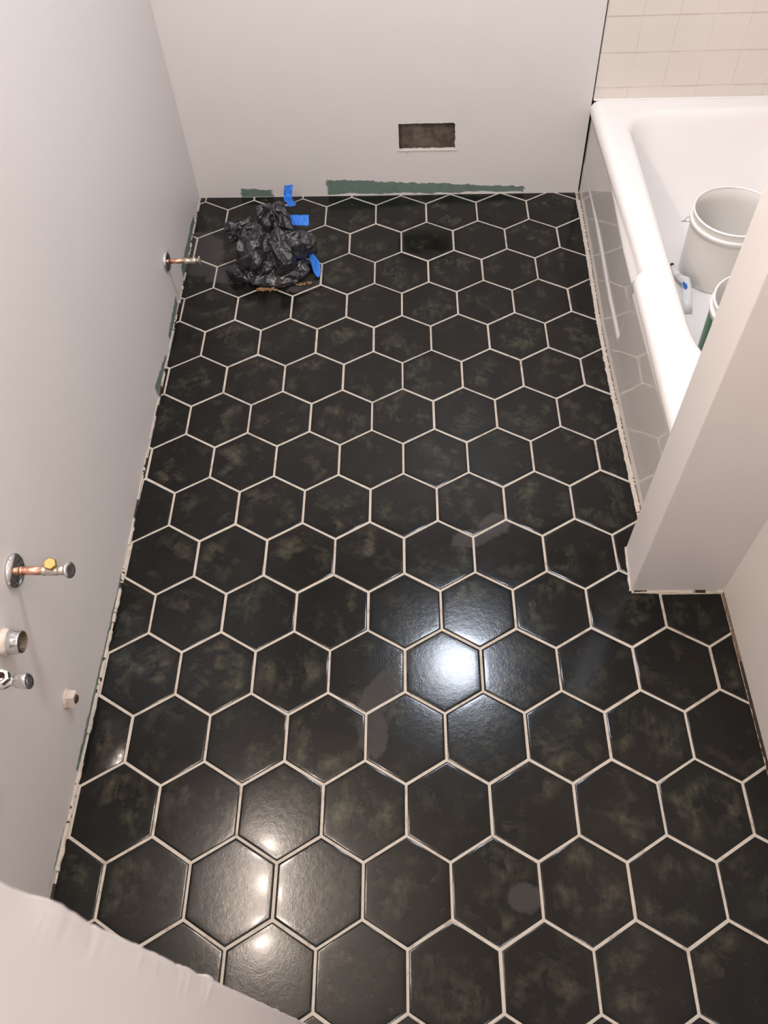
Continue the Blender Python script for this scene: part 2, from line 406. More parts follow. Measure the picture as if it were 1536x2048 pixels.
FOOT = [(0.10, 0.7250), (0.0815, 0.7245), (-0.04, 0.7222), (-0.13, 0.7205), (-0.256, 0.7168), (-0.406, 0.7120), (-0.60, 0.7058), (-0.80, 0.7048), (-1.0, 0.7055), (-1.14, 0.7072), (-1.45, 0.7095)]
def foot(y):
    for (ya, xa), (yb, xb) in zip(FOOT, FOOT[1:]):
        if yb <= y <= ya: return xa + (xb - xa) * (y - ya) / (yb - ya)
    return FOOT[0][1] if y > 0 else FOOT[-1][1]
# ------------------------------------------------------------------ hexagon floor
W = 0.178; S3 = W / math.sqrt(3); AY = 1.02226; GAP = 0.0054
def clip(poly, nx, ny, d):      # keep nx*x + ny*y <= d
    out = []
    for i in range(len(poly)):
        a, b = poly[i], poly[(i + 1) % len(poly)]
        da, db = nx * a[0] + ny * a[1] - d, nx * b[0] + ny * b[1] - d
        if da <= 0: out.append(a)
        if (da < 0 < db) or (db < 0 < da):
            t = da / (da - db); out.append((a[0] + (b[0] - a[0]) * t, a[1] + (b[1] - a[1]) * t))
    return out
def inset(poly, d):
    n = len(poly); res = []
    for i in range(n):
        p0, p1, p2 = Vector(poly[i - 1]), Vector(poly[i]), Vector(poly[(i + 1) % n])
        e1 = (p1 - p0); e2 = (p2 - p1)
        if e1.length < 1e-7 or e2.length < 1e-7: res.append(tuple(p1)); continue
        e1.normalize(); e2.normalize()
        n1 = Vector((-e1.y, e1.x)); n2 = Vector((-e2.y, e2.x)); b = n1 + n2
        b = b / max(0.3, b.dot(n1)); res.append(tuple(p1 + b * d))
    return res
def area(p): return sum(p[i][0] * p[(i + 1) % len(p)][1] - p[(i + 1) % len(p)][0] * p[i][1] for i in range(len(p))) / 2
bm = bmesh.new(); uvl = bm.loops.layers.uv.new('tile_uv'); el = bm.verts.layers.float.new('edge')
ll = Vector((LEFT[0][0] - LEFT[-1][0], LEFT[0][1] - LEFT[-1][1])).normalized()
rnd = random.Random(11)
for r in range(-1, 18):
    cy0 = -(r * 1.5) * S3 * AY
    for c in range(-5, 7):
        cx0 = (c + (0.5 if r % 2 == 0 else 0.0)) * W
        hexp = []
        jx, jy = rnd.uniform(-.0004, .0004), rnd.uniform(-.0004, .0004)
        for k in range(6):
            a = PI / 6 + k * PI / 3
            hexp.append((cx0 + jx + (S3 - GAP / math.sqrt(3)) * math.cos(a), cy0 + jy + (S3 - GAP / math.sqrt(3)) * math.sin(a) * AY))
        if cy0 > -1.40 and cx0 > 0.80: continue
        p = hexp
        xl = min(left_x(cy0 + .1), left_x(cy0 - .1)) * 0.5 + max(left_x(cy0 + .1), left_x(cy0 - .1)) * 0.5 + 0.0035
        p = clip(p, -1, 0, -xl)
        if r <= 1: p = clip(p, (back_y(0) - back_y(1)) , 1, back_y(0) - 0.0015)
        if cy0 > -1.40:
            ya, yb = cy0 + 0.10, cy0 - 0.10; xa, xb = foot(ya) - 0.0125, foot(yb) - 0.0125
            dd = Vector((ya - yb, -(xa - xb))).normalized(); p = clip(p, dd.x, dd.y, dd.x * xa + dd.y * ya)
        elif cx0 > 0.80: p = clip(p, 0, 1, -1.541)
        if cy0 < -1.40: p = clip(p, 1, 0, 0.8585)
        p = clip(p, 0, -1, 2.60)
        if len(p) < 3: continue
        # drop duplicate points
        q = []
        for pt in p:
            if not q or (Vector(pt) - Vector(q[-1])).length > 2e-4: q.append(pt)
        if (Vector(q[0]) - Vector(q[-1])).length < 2e-4: q.pop()
        p = q
        if len(p) < 3 or area(p) < 8e-5: continue
        big = area(p) > 0.0015
        tx, ty = rnd.gauss(0, 0.0028), rnd.gauss(0, 0.0028)
        lift = rnd.uniform(-0.0002, 0.0002)
        cx = sum(a for a, b in p) / len(p); cy = sum(b for a, b in p) / len(p)
        prof = [(0, -0.006, 0, 1), (0, -0.0014, 0, 1), (0.0005, -0.0006, 0, 0), (0.0014, -0.00022, 0.02, 0)]
        if big: prof += [(0.005, -0.00008, 0.10, 0), (0.014, -0.00002, 0.3, 0), (0.030, 0, 0.7, 0)] if area(p) > 0.012 else [(0.005, -0.0001, 0.1, 0)]
        rot = rnd.choice([0, PI / 3, -PI / 3, PI / 2, PI]) + rnd.uniform(-.25, .25); ox, oy = rnd.uniform(0, 60), rnd.uniform(0, 60)
        def P3(x, y, z): return (x, y, z + lift + (x - cx) * tx + (y - cy) * ty)
        inr = 9
        for i in range(len(p)):
            e_ = (Vector(p[(i + 1) % len(p)]) - Vector(p[i])).normalized(); inr = min(inr, (cx - p[i][0]) * -e_.y + (cy - p[i][1]) * e_.x)
        sh = min([(Vector(p[(i + 1) % len(p)]) - Vector(p[i])).length for i in range(len(p))])
        prof = [q_ for q_ in prof if q_[0] < 0.6 * inr and q_[0] < 0.7 * sh + 0.0008]
        rg = []
        for d, z, e, side in prof:
            ring = []
            for x, y in inset(p, d):
                v = bm.verts.new(P3(x, y, z)); v[el] = e; ring.append(v)
            rg.append(ring)
        faces = []
        for i in range(len(rg) - 1):
            for k in range(len(p)):
                f = bm.faces.new([rg[i][k], rg[i][(k + 1) % len(p)], rg[i + 1][(k + 1) % len(p)], rg[i + 1][k]])
                f.material_index = 1 if i == 0 else 0; f.smooth = i > 0; faces.append(f)
        cv = bm.verts.new(P3(cx, cy, 0)); cv[el] = 1.0 if big else 0.3
        for k in range(len(p)):
            f = bm.faces.new([rg[-1][k], rg[-1][(k + 1) % len(p)], cv]); f.smooth = True; faces.append(f)
        for f in faces:
            for l in f.loops:
                X, Y = l.vert.co.x - cx, l.vert.co.y - cy
                l[uvl].uv = (X * math.cos(rot) - Y * math.sin(rot) + ox, X * math.sin(rot) + Y * math.cos(rot) + oy)
# grout bed
nv = len(bm.verts)
v = [bm.verts.new(q) for q in ((-0.70, -2.60, -0.0011), (1.56, -2.60, -0.0011), (1.56, 0.14, -0.0011), (-0.70, 0.14, -0.0011))]
bm.faces.new(v).material_index = 2
v2 = [bm.verts.new(q) for q in ((-0.70, -2.60, -0.05), (1.56, -2.60, -0.05), (1.56, 0.14, -0.05), (-0.70, 0.14, -0.05))]
bm.faces.new(v2[::-1]).material_index = 2
for k in range(4): bm.faces.new([v2[k], v2[(k + 1) % 4], v[(k + 1) % 4], v[k]]).material_index = 2
obj('floor', bm, [M['tile'], M['tile_edge'], M['grout']], kind='structure')

# ------------------------------------------------------------------ rough filler beads and open joints along the edges
def bead(name, path, wfun, hgt, mat, side, seed, gap=None, step=0.006):
    """irregular ridge following path; its width goes to `side` (unit vector)"""
    bm = bmesh.new(); prev = None; s = Vector(side)
    pts = []
    for a, b in zip(path, path[1:]):
        a, b = Vector(a), Vector(b); n = max(1, int((b - a).length / step))
        for i in range(n): pts.append(a + (b - a) * i / n)
    pts.append(Vector(path[-1])); acc = 0
    for i, p in enumerate(pts):
        acc += step
        nz = noise.noise(Vector((acc * 45, seed, 0))); n2 = noise.noise(Vector((acc * 160, seed, 4))); n3 = noise.noise(Vector((acc * 14, seed, 9)))
        wd = wfun(acc) * (1 + 0.5 * nz + 0.4 * n2)
        if gap is not None and n3 > gap: prev = None; continue
        h = hgt * (1 + 0.5 * n2)
        q = [p - s * 0.004, p + Vector((0, 0, h)) if False else p + Vector((0, 0, h)) - s * 0.004, p + s * (wd * 0.45) + Vector((0, 0, h * 0.9)), p + s * wd * 0.9 + Vector((0, 0, h * 0.35)), p + s * wd + Vector((0, 0, -0.001))]
        cur = [bm.verts.new(k) for k in q]
        if prev:
            for k in range(4): bm.faces.new([prev[k], cur[k], cur[k + 1], prev[k + 1]])
        prev = cur
    bmesh.ops.recalc_face_normals(bm, faces=bm.faces)
    return obj(name, bm, mat, kind='structure')
bead('trim_3', [(x, y, 0) for x, y in LEFT], lambda a: 0.0038 if a < 1.45 else 0.006, 0.006, M['caulk'], (1, 0, 0), 2.0, gap=0.12)
bead('trim_4', [(x + 0.0002, y, 0.001) for x, y in LEFT], lambda a: 0.0042, 0.0045, M['dark_gap'], (1, 0, 0), 7.0, gap=-0.05)
APX = 0.7055
FP = [(foot(y), y) for y in (0.092, -0.04, -0.13, -0.256, -0.406, -0.60, -0.80, -1.0, -1.14, -1.40)]
bead('trim_5', [(x - 0.0045, y, 0) for x, y in FP], lambda a: 0.0088, 0.003, M['caulk'], (-1, 0, 0), 3.0, gap=0.55)
bead('trim_6', [(x + 0.0005, y, 0) for x, y in FP], lambda a: 0.0062, 0.0034, M['wood_gap'], (-1, 0, 0), 5.0, gap=0.30)
APX = 0.7055
bead('trim_7', [(0.6434, -1.5322, 0), (0.864, -1.5360, 0)], lambda a: 0.0055, 0.004, M['caulk'], (0, -1, 0), 6.0, gap=0.22)
bead('trim_12', [(0.6434, -1.5322, 0.001), (0.864, -1.5360, 0.001)], lambda a: 0.0035, 0.0045, M['dark_gap'], (0, -1, 0), 12.0, gap=-0.12)
bead('trim_8', [(0.6517, -1.405, 0), (0.6434, -1.5322, 0)], lambda a: 0.0045, 0.004, M['caulk'], (-1, 0, 0), 8.0, gap=0.5)
bead('trim_9', [(0.8659, -1.536, 0), (0.8652, -1.72, 0)], lambda a: 0.006, 0.003, M['wood_gap'], (-1, 0, 0), 9.0, gap=0.5)
bead('trim_10', [(0.8652, -1.72, 0), (0.8640, -2.45, 0)], lambda a: 0.0055, 0.003, M['dark_gap'], (-1, 0, 0), 10.0, gap=0.5)

# ------------------------------------------------------------------ bathtub
tub = thing('bathtub', 'white enamelled bathtub with a glossy grey-looking side panel set in the tiled alcove', 'bathtub', (0.72, -0.66, 0))
TO = Vector((0.72, -0.66, 0))
TX0, TX1, TY0, TY1 = 0.713, 1.470, -1.402, 0.0965
def rrect(x0, x1, y0, y1, rr, n=14, m=110):
    """rr: radii at (x1,y1),(x0,y1),(x0,y0),(x1,y0)"""
    pts = []
    cs = [(x1, y1, rr[0], 0), (x0, y1, rr[1], PI / 2), (x0, y0, rr[2], PI), (x1, y0, rr[3], 1.5 * PI)]
    arcs = []
    for (x, y, r, a0) in cs:
        cx = x - r if x == x1 else x + r; cy = y - r if y == y1 else y + r
        arcs.append([(cx + r * math.cos(a0 + (PI / 2) * i / n), cy + r * math.sin(a0 + (PI / 2) * i / n)) for i in range(n + 1)])
    for k in range(4):
        pts += arcs[k]
        a, b = arcs[k][-1], arcs[(k + 1) % 4][0]
        pts += [(a[0] + (b[0] - a[0]) * i / m, a[1] + (b[1] - a[1]) * i / m) for i in range(1, m)]
    return pts
def rim_x(y):     # front edge of the rim: swings in, then steps out again
    if y > -0.735: return 0.714 + 0.018 * min(1, max(0, (0.08 - y) / 0.75))
    t = min(1, (-0.735 - y) / 0.022); t = t * t * (3 - 2 * t)
    return 0.732 + (0.711 - 0.732) * t
bm = bmesh.new()
def ring(pts, z, front=False, ox=0.0):
    out = []
    for x, y in pts:
        if front and x < TX0 + 0.05:
            x = x + (rim_x(y) - TX0) * front
        out.append(bm.verts.new((x + ox - TO.x, y - TO.y, z)))
    return out
rings = []
ZR = 0.333
def outer_ring(inset_, z, fr=1.0):
    pts = rrect(TX0 + inset_, TX1 - inset_, TY0 + inset_ * 0.2, TY1 - inset_ * 0.08, (0.004,) * 4)
    return ring(pts, z, fr)
for ins, z in ((0.006, 0.290), (0.0005, 0.294), (0.0, 0.300), (0.0005, 0.308), (0.003, 0.317), (0.009, 0.3255), (0.018, 0.331), (0.030, ZR)):
    rings.append(outer_ring(ins, z, 0.55 if ins > 0.02 else 1.0))
rings.append(outer_ring(0.047, ZR + 0.0001, 0.001))
def inner(x0, x1, y0, y1, z, rr): return ring(rrect(x0, x1, y0, y1, rr), z)
rings.append(inner(0.795, 1.425, -1.335, 0.030, ZR, (0.12, 0.10, 0.38, 0.30)))
rings.append(inner(0.806, 1.415, -1.325, 0.020, 0.331, (0.12, 0.10, 0.38, 0.30)))
rings.append(inner(0.814, 1.407, -1.315, 0.010, 0.323, (0.12, 0.10, 0.37, 0.30)))
rings.append(inner(0.820, 1.400, -1.305, 0.000, 0.305, (0.13, 0.10, 0.36, 0.30)))
rings.append(inner(0.830, 1.390, -1.29, -0.025, 0.25, (0.14, 0.11, 0.33, 0.28)))
rings.append(inner(0.845, 1.375, -1.27, -0.075, 0.17, (0.15, 0.12, 0.28, 0.25)))
rings.append(inner(0.862, 1.358, -1.255, -0.125, 0.105, (0.16, 0.14, 0.25, 0.22)))
rings.append(inner(0.885, 1.335, -1.235, -0.165, 0.072, (0.16, 0.15, 0.22, 0.20)))
rings.append(inner(0.925, 1.300, -1.20, -0.20, 0.0605, (0.14, 0.14, 0.18, 0.18)))
rings.append(inner(0.985, 1.24, -1.10, -0.28, 0.060, (0.10, 0.10, 0.12, 0.12)))
n = len(rings[0])
for a, b in zip(rings, rings[1:]):
    for k in range(n): bm.faces.new([a[k], a[(k + 1) % n], b[(k + 1) % n], b[k]])
bm.faces.new(rings[-1])
bmesh.ops.recalc_face_normals(bm, faces=bm.faces)
tb = obj('basin', bm, M['enamel'], tub, smooth=True)
# side panel: grid in y,z with the shallow recess and its toe ridge
bm = bmesh.new(); ny, nz = 300, 90; grid = []
def sm(a, b, v):
    t = min(1, max(0, (v - a) / (b - a))); return t * t * (3 - 2 * t)
def apron_x(y, z):
    rec = sm(-0.775 - 0.10 * (z - 0.11), -0.765 - 0.10 * (z - 0.11), y) * sm(0.109, 0.117, z)
    toe = foot(y) + 0.003 * sm(0.0, 0.10, z) * (1 - sm(-0.3, 0.09, y)) - 0.0157 * z * sm(-0.3, 0.09, y)
    x = toe + 0.005 * sm(-1.40, -0.76, y) * 0
    ridge = -0.0025 * math.exp(-((z - 0.103) / 0.006) ** 2) * sm(-0.79, -0.77, y) * (1 - sm(-0.2, 0.05, y))
    top = 0.010 * sm(0.27, 0.295, z)
    x = x + 0.0055 * rec * (1 - 0.8 * sm(-0.35, 0.0, y)) + ridge * 0.45
    k = sm(0.288, 0.2997, z); return x * (1 - k) + (rim_x(y) + 0.0008) * k
for j in range(nz + 1):
    z = 0.0 + 0.300 * j / nz; grid.append([bm.verts.new((apron_x(y, z) - TO.x, y - TO.y, z + 0.0005)) for y in [0.0925 + (-1.402 - 0.0925) * i / ny for i in range(ny + 1)]])
for j in range(nz):
    for i in range(ny): bm.faces.new([grid[j][i], grid[j + 1][i], grid[j + 1][i + 1], grid[j][i + 1]])
r0 = [bm.verts.new((0.76 - TO.x, y - TO.y, z)) for y, z in ((0.0925, 0.0005), (0.0925, 0.3005), (-1.402, 0.3005), (-1.402, 0.0005))]
bm.faces.new([g[0] for g in grid][::-1] + [r0[0], r0[1]][::1] if False else [grid[0][0]] + [r0[0], r0[1]] + [g[0] for g in grid][::-1][:-1])
bm.faces.new([grid[0][-1]] + [g[-1] for g in grid][1:] + [r0[2], r0[3]])
bm.faces.new(grid[0] + [r0[3], r0[0]])
obj('side_panel', bm, M['apron'], tub, smooth=False).data.polygons.foreach_set('use_smooth', [True] * (ny * nz) + [False] * 3)
bead_c = bmesh.new()   # caulk between tub and tile
for i in range(0, 120):
    x = 0.722 + 0.745 * i / 120; z = ZR + 0.0015
    y = back_y(x)
    lathe(bead_c, [(0, 0.0032 + 0.0012 * noise.noise(Vector((i * .9, 0, 0)))), (0.0063, 0.0032 + 0.0012 * noise.noise(Vector(((i + 1) * .9, 0, 0))))], (x, y, z), (1, 0, 0), 8)
obj('trim_11', bead_c, M['enamel'], kind='structure', smooth=True)
# dirt ring on the tub floor is dried residue: a thin wash of grit
bm = bmesh.new(); rnd = random.Random(3)
for i in range(90):
    a = rnd.uniform(0, 1); x = 0.968 + 0.085 * a; y = -0.205 + 0.02 * math.sin(a * 3) + rnd.gauss(0, 0.006); r = rnd.uniform(0.0006, 0.002)
    bmesh.ops.create_icosphere(bm, subdivisions=1, radius=r, matrix=Matrix.Translation((x, y, 0.0612)) @ Matrix.Diagonal((1, 1, 0.4, 1)))
g = obj('plaster_grit', bm, M['gypsum'], kind='stuff'); g['label'] = 'thin line of pale plaster grit dried on the bathtub bottom'; g['category'] = 'debris'

# ------------------------------------------------------------------ buckets in the tub
def bucket(loc, rb, rt, h, label, group=None):
    t = thing('bucket', label, 'bucket', loc)
    bm = bmesh.new(); rr = lambda z: rb + (rt - rb) * z / h
    th = 0.0025
    prof = [(0, rb * 0.0001), (0, rb - 0.006), (0.002, rb - 0.001), (0.006, rb)]
    prof += [(h * f, rr(h * f)) for f in (0.2, 0.4, 0.6, 0.8, 0.985)]
    prof += [(h, rt + 0.0008), (h + 0.001, rt - 0.0005), (h, rt - th)] + [(h * f, rr(h * f) - th) for f in (0.8, 0.5, 0.1)] + [(0.004, rb - th - 0.004), (0.004, 0.0001)]
    lathe(bm, prof, n=72); obj('body', bm, M['pail'], t, smooth=True)
    bm = bmesh.new(); z1 = h - 0.030
    lathe(bm, [(z1 - 0.014, rr(z1) - 0.001), (z1 - 0.013, rr(z1) + 0.0035), (z1 - 0.004, rr(z1) + 0.0042), (z1 - 0.002, rr(z1) + 0.0065), (z1 + 0.004, rr(z1) + 0.007), (z1 + 0.0065, rr(z1) + 0.005), (z1 + 0.0068, rr(z1) - 0.001)], n=72)
    obj('stacking_ring', bm, M['pail_band'], t, smooth=True)
    bm = bmesh.new(); lathe(bm, [(h - 0.004, rt - 0.003), (h - 0.005, rt + 0.0022), (h - 0.001, rt + 0.003), (h + 0.0015, rt + 0.0005), (h + 0.0012, rt - 0.0022), (h - 0.002, rt - 0.0032)], n=72)
    obj('lip', bm, M['pail_band'], t, smooth=True)
    return t, rr
b1, rr1 = bucket((1.07, -0.43, 0.0600), 0.110, 0.1185, 0.22, 'plain white plastic bucket without print standing open and empty in the bathtub')
bm = bmesh.new()   # wire bail with its ear
zz = 0.185; pts = []
for i in range(40):
    a = PI + PI * i / 39
    pts.append((0.127 * math.cos(a) * 1.0, 0.127 * math.sin(a) * 0.25 * -1 + 0.0, zz))
bail = [(-0.118, 0.02, 0.188), (-0.131, 0.02, 0.188), (-0.133, 0.018, 0.178)]
for i in range(1, 30):
    a = PI * i / 30; bail.append((-0.133 * math.cos(a), 0.02 + 0.132 * math.sin(a) * 0.98, 0.176 - 0.10 * math.sin(a)))
bail += [(0.133, 0.018, 0.178), (0.131, 0.02, 0.188), (0.118, 0.02, 0.188)]
tube(bm, bail, 0.0013, 6); obj('wire_handle', bm, M['wire'], b1, smooth=True)
b2, rr2 = bucket((1.043, -0.815, 0.0600), 0.108, 0.1165, 0.215, 'white bucket with green and red printed label, mostly behind the partition wall')
def label_patch(name, a0, a1, z0, z1, mat, parent, rr, skew=0.0, curve=0.0):
    bm = bmesh.new(); g = []
    for j in range(13):
        f = j / 12; z = z0 + (z1 - z0) * f
        b0 = a0 + skew * f + curve * math.sin(f * PI); b1_ = a1 + skew * f
        g.append([bm.verts.new(((rr(z) + 0.0006) * math.cos(b0 + (b1_ - b0) * i / 16), (rr(z) + 0.0006) * math.sin(b0 + (b1_ - b0) * i / 16), z)) for i in range(17)])
    for j in range(12):
        for i in range(16): bm.faces.new([g[j][i], g[j][i + 1], g[j + 1][i + 1], g[j + 1][i]])
    obj(name, bm, mat, parent, smooth=True)
label_patch('green_label', PI * 0.86, PI * 1.13, 0.02, 0.165, M['green'], b2, rr2, skew=-0.28, curve=-0.02)
label_patch('red_label', PI * 1.145, PI * 1.19, 0.125, 0.165, M['red'], b2, rr2, skew=-0.06)

# white plastic dispenser lying beside the bucket
tl = thing('dispenser', 'small white plastic nozzle bottle with a blue mark lying beside the plain bucket', 'bottle', (0.95, -0.50, 0.0605))
def loc(p): return (p[0] - 0.95, p[1] + 0.50, p[2] - 0.0605)
bm = bmesh.new()
tube(bm, [loc(q) for q in ((0.936, -0.425, 0.081), (0.939, -0.448, 0.081), (0.946, -0.474, 0.082))], [0.0055, 0.008, 0.0105], 16)
obj('nozzle', bm, M['white_plastic'], tl, smooth=True)
bm = bmesh.new()
tube(bm, [loc(q) for q in ((0.9465, -0.475, 0.082), (0.954, -0.489, 0.083), (0.959, -0.505, 0.0925), (0.960, -0.525, 0.083), (0.956, -0.55, 0.081), (0.949, -0.585, 0.0785), (0.943, -0.62, 0.076))], [0.0105, 0.0118, 0.013, 0.014, 0.0145, 0.0155, 0.015], 18)
obj('bottle_body', bm, M['white_plastic'], tl, smooth=True)
bm = bmesh.new()
for q, r in (((0.936, -0.422, 0.081), 0.0058),): lathe(bm, [(0, 0.004), (0.004, r), (0.008, r)], loc(q), (0.1, 1, 0), 12, True, True)
obj('nozzle_tip', bm, M['rust'], tl, smooth=True)
bm = bmesh.new(); ring_ = []
cpt = Vector(loc((0.9500, -0.530, 0.0950)))
for i in range(20):
    a = 2 * PI * i / 20; ring_.append(bm.verts.new(cpt + Vector((0.0068 * math.cos(a), 0.015 * math.sin(a) * (1.25 if math.sin(a) < 0 else 1), 0.003 - 0.0022 * math.cos(a) ** 2 - 0.001 * math.sin(a) ** 2))))
bm.faces.new(ring_); lo = obj('blue_mark', bm, M['blue_print'], tl)
sd = lo.modifiers.new('thickness', 'SOLIDIFY'); sd.thickness = 0.002

# ------------------------------------------------------------------ plumbing on the left wall
def escutcheon(t, x, r):
    bm = bmesh.new()
    lathe(bm, [(0.0003, r), (0.004, r), (0.0075, r * 0.93), (0.0105, r * 0.74), (0.012, r * 0.42), (0.0125, 0.0085)], (x, 0, 0), (1, 0, 0), 48, True, False)
    return obj('escutcheon', bm, M['chrome'], t, smooth=True, label='round chrome wall flange')
HEX = PI / 6
def pipe(t, x0, x1, r, mat='copper'):
    bm = bmesh.new(); lathe(bm, [(0, r), (x1 - x0, r)], (x0, 0, 0), (1, 0, 0), 28, True, True)
    return obj('pipe', bm, M[mat], t, smooth=True)
# near valve (copper, brass plug)
v = thing('shutoff_valve', 'shutoff valve on a copper stub with a brass hex plug and round chrome handle', 'valve', (left_x(-1.745), -1.745, 0.4955))
escutcheon(v, 0, 0.034); pipe(v, 0.006, 0.056, 0.0083)
bm = bmesh.new(); lathe(bm, [(0.0, 0.0088), (0.004, 0.0088)], (0.014, 0, 0), (1, 0, 0), 28, True, True); obj('coupling', bm, M['copper'], v, smooth=True)
bm = bmesh.new(); lathe(bm, [(0, 0.0085), (0.002, 0.0098), (0.006, 0.0098), (0.0075, 0.0088), (0.009, 0.0088), (0.011, 0.0098), (0.030, 0.0096), (0.0315, 0.0085)], (0.054, 0, 0), (1, 0, 0), 32, True, True)
obj('valve_body', bm, M['chrome_dusty'], v, smooth=True)
AX = Vector((0.12, -0.22, 0.95)).normalized()
bm = bmesh.new(); lathe(bm, [(0.004, 0.0065), (0.0105, 0.007)], (0.073, 0.007, 0.002), AX, 20, True, True); lathe(bm, [(0.0105, 0.0118), (0.018, 0.0122), (0.0195, 0.0106)], (0.073, 0.007, 0.002), AX, 6, True, True)
obj('outlet_plug', bm, M['brass'], v, label='brass hexagonal plug')
bm = bmesh.new(); lathe(bm, [(0, 0.0088), (0.003, 0.0092), (0.009, 0.0088), (0.012, 0.006), (0.0135, 0.0045), (0.018, 0.0042)], (0.0855, 0, 0), (1, 0, 0), 32, True, True)
obj('packing_nut', bm, M['chrome_dusty'], v, smooth=True)
bm = bmesh.new(); lathe(bm, [(0, 0.004), (0.0005, 0.0135), (0.002, 0.0155), (0.0055, 0.0155), (0.007, 0.0135), (0.0062, 0.008), (0.0066, 0.0005)], (0.102, 0, 0.0), (0.95, -0.12, 0.27), 40, True, True)
obj('handle', bm, M['chrome'], v, smooth=True)
# far valve
v = thing('shutoff_valve', 'small crusted shutoff valve on a copper stub near the back corner, beside the black bag', 'valve', (left_x(-0.443), -0.443, 0.168))
escutcheon(v, 0, 0.0315); pipe(v, 0.006, 0.062, 0.0075)
bm = bmesh.new(); lathe(bm, [(0, 0.0075), (0.002, 0.0092), (0.010, 0.0095), (0.014, 0.0085), (0.024, 0.0082), (0.027, 0.0095), (0.036, 0.0095), (0.038, 0.007)], (0.058, 0, 0), (1, 0, 0), 24, True, True)
obj('valve_body', bm, M['chrome_dusty'], v, smooth=True)
bm = bmesh.new(); AX = Vector((0.05, 0.55, 0.83)).normalized()
lathe(bm, [(0.004, 0.0058), (0.012, 0.0058), (0.0125, 0.0066), (0.017, 0.0066), (0.017, 0.0045), (0.006, 0.0045)], (0.072, 0, 0), AX, 18, True, True)
obj('outlet', bm, M['pipe_in'], v, smooth=False)
bm = bmesh.new(); lathe(bm, [(0, 0.0045), (0.01, 0.004)], (0.094, 0, 0), (1, 0, 0), 16, True, True); obj('stem', bm, M['chrome_dusty'], v, smooth=True)
bm = bmesh.new(); lathe(bm, [(0, 0.5), (0.0015, 0.9), (0.004, 1.0), (0.006, 0.8), (0.0065, 0.3)], (0, 0, 0), (1, 0, 0), 28, True, True)
for q in bm.verts: q.co = Vector((q.co.x + 0.103, q.co.y * 0.0065, q.co.z * 0.0165))
obj('handle', bm, M['chrome_dusty'], v, smooth=True)
# chrome angle stop at the left frame edge
v = thing('shutoff_valve', 'shiny chrome shutoff valve with open rusty outlet, cut by the left picture edge', 'valve', (left_x(-1.974), -1.974, 0.520))
escutcheon(v, 0, 0.033)
bm = bmesh.new(); lathe(bm, [(0, 0.0085), (0.02, 0.0085)], (0.01, 0, 0), (1, 0, 0), 28, True, True); obj('pipe', bm, M['chrome'], v, smooth=True)
bm = bmesh.new(); lathe(bm, [(0, 0.009), (0.003, 0.015), (0.012, 0.015), (0.014, 0.0135), (0.034, 0.014), (0.038, 0.0105), (0.046, 0.007), (0.049, 0.006)], (0.026, 0, 0), (1, 0, 0), 32, True, True)
obj('valve_body', bm, M['chrome'], v, smooth=True)
AX = Vector((0.10, -0.2, 0.95)).normalized()
bm = bmesh.new(); lathe(bm, [(0.003, 0.0105), (0.012, 0.0105), (0.0125, 0.0128), (0.026, 0.0128), (0.0265, 0.0075)], (0.060, 0.003, 0), AX, 6, True, False)
oo = obj('outlet_nut', bm, M['chrome'], v)
bm = bmesh.new(); lathe(bm, [(0.0266, 0.0076), (0.0268, 0.0062), (0.012, 0.006)], (0.060, 0.003, 0), AX, 24, False, True); obj('outlet_bore', bm, M['rust'], v, smooth=True, label='rusty open bore')
bm = bmesh.new(); lathe(bm, [(0, 0.5), (0.003, 0.85), (0.018, 1.0), (0.024, 1.0), (0.0255, 0.9), (0.0235, 0.7), (0.0245, 0.1)], (0, 0, 0), (1, 0, 0), 36, True, True)
for q in bm.verts: q.co = Vector((q.co.x + 0.075, q.co.y * 0.0125, q.co.z * 0.0185))
obj('handle', bm, M['chrome'], v, smooth=True)
# drain stub with slip nut
v = thing('drain_pipe', 'open chrome drain stub with slip nut and crusted white collar on the left wall', 'pipe', (left_x(-1.871), -1.871, 0.4565))
bm = bmesh.new(); rg = lathe(bm, [(0.0, 0.026), (0.004, 0.0255), (0.009, 0.0235), (0.012, 0.021), (0.013, 0.017)], (0, 0, 0), (1, 0, 0), 40, True)
for q in bm.verts:
    if q.co.x > 0.0005: q.co += Vector((noise.noise(q.co * 160) * 0.0012, noise.noise(q.co * 120 + Vector((3, 0, 0))) * 0.0016, noise.noise(q.co * 120) * 0.0016))
obj('collar', bm, M['painted'], v, smooth=True, label='crusted white collar')
bm = bmesh.new()
nb = 48; prof = [(0.011, 0.0205), (0.0125, 0.0222), (0.024, 0.0222), (0.029, 0.0205), (0.0335, 0.0208), (0.035, 0.0200), (0.035, 0.0178), (0.010, 0.0172)]
rgs = lathe(bm, prof, (0, 0, 0), (1, 0, 0), nb)
for k, rr_ in enumerate(rgs):
    if prof[k][0] in (0.0125, 0.024):
        for i, q in enumerate(rr_):
            a = (i / nb * 8) % 1; s = 1 + 0.05 * (1 - abs(a - 0.5) * 2) - 0.02
            q.co.y *= s; q.co.z *= s
for a in (PI * 0.6, PI * 1.62):
    bmesh.ops.create_icosphere(bm, subdivisions=2, radius=0.0028, matrix=Matrix.Translation((0.030, 0.0212 * math.cos(a), 0.0212 * math.sin(a))))
obj('slip_nut', bm, M['chrome'], v, smooth=True)
bm = bmesh.new(); lathe(bm, [(0.036, 0.0176), (0.034, 0.0160), (-0.03, 0.0155)], (0, 0, 0), (1, 0, 0), 40, False, True); obj('bore', bm, M['pipe_in'], v, smooth=True)
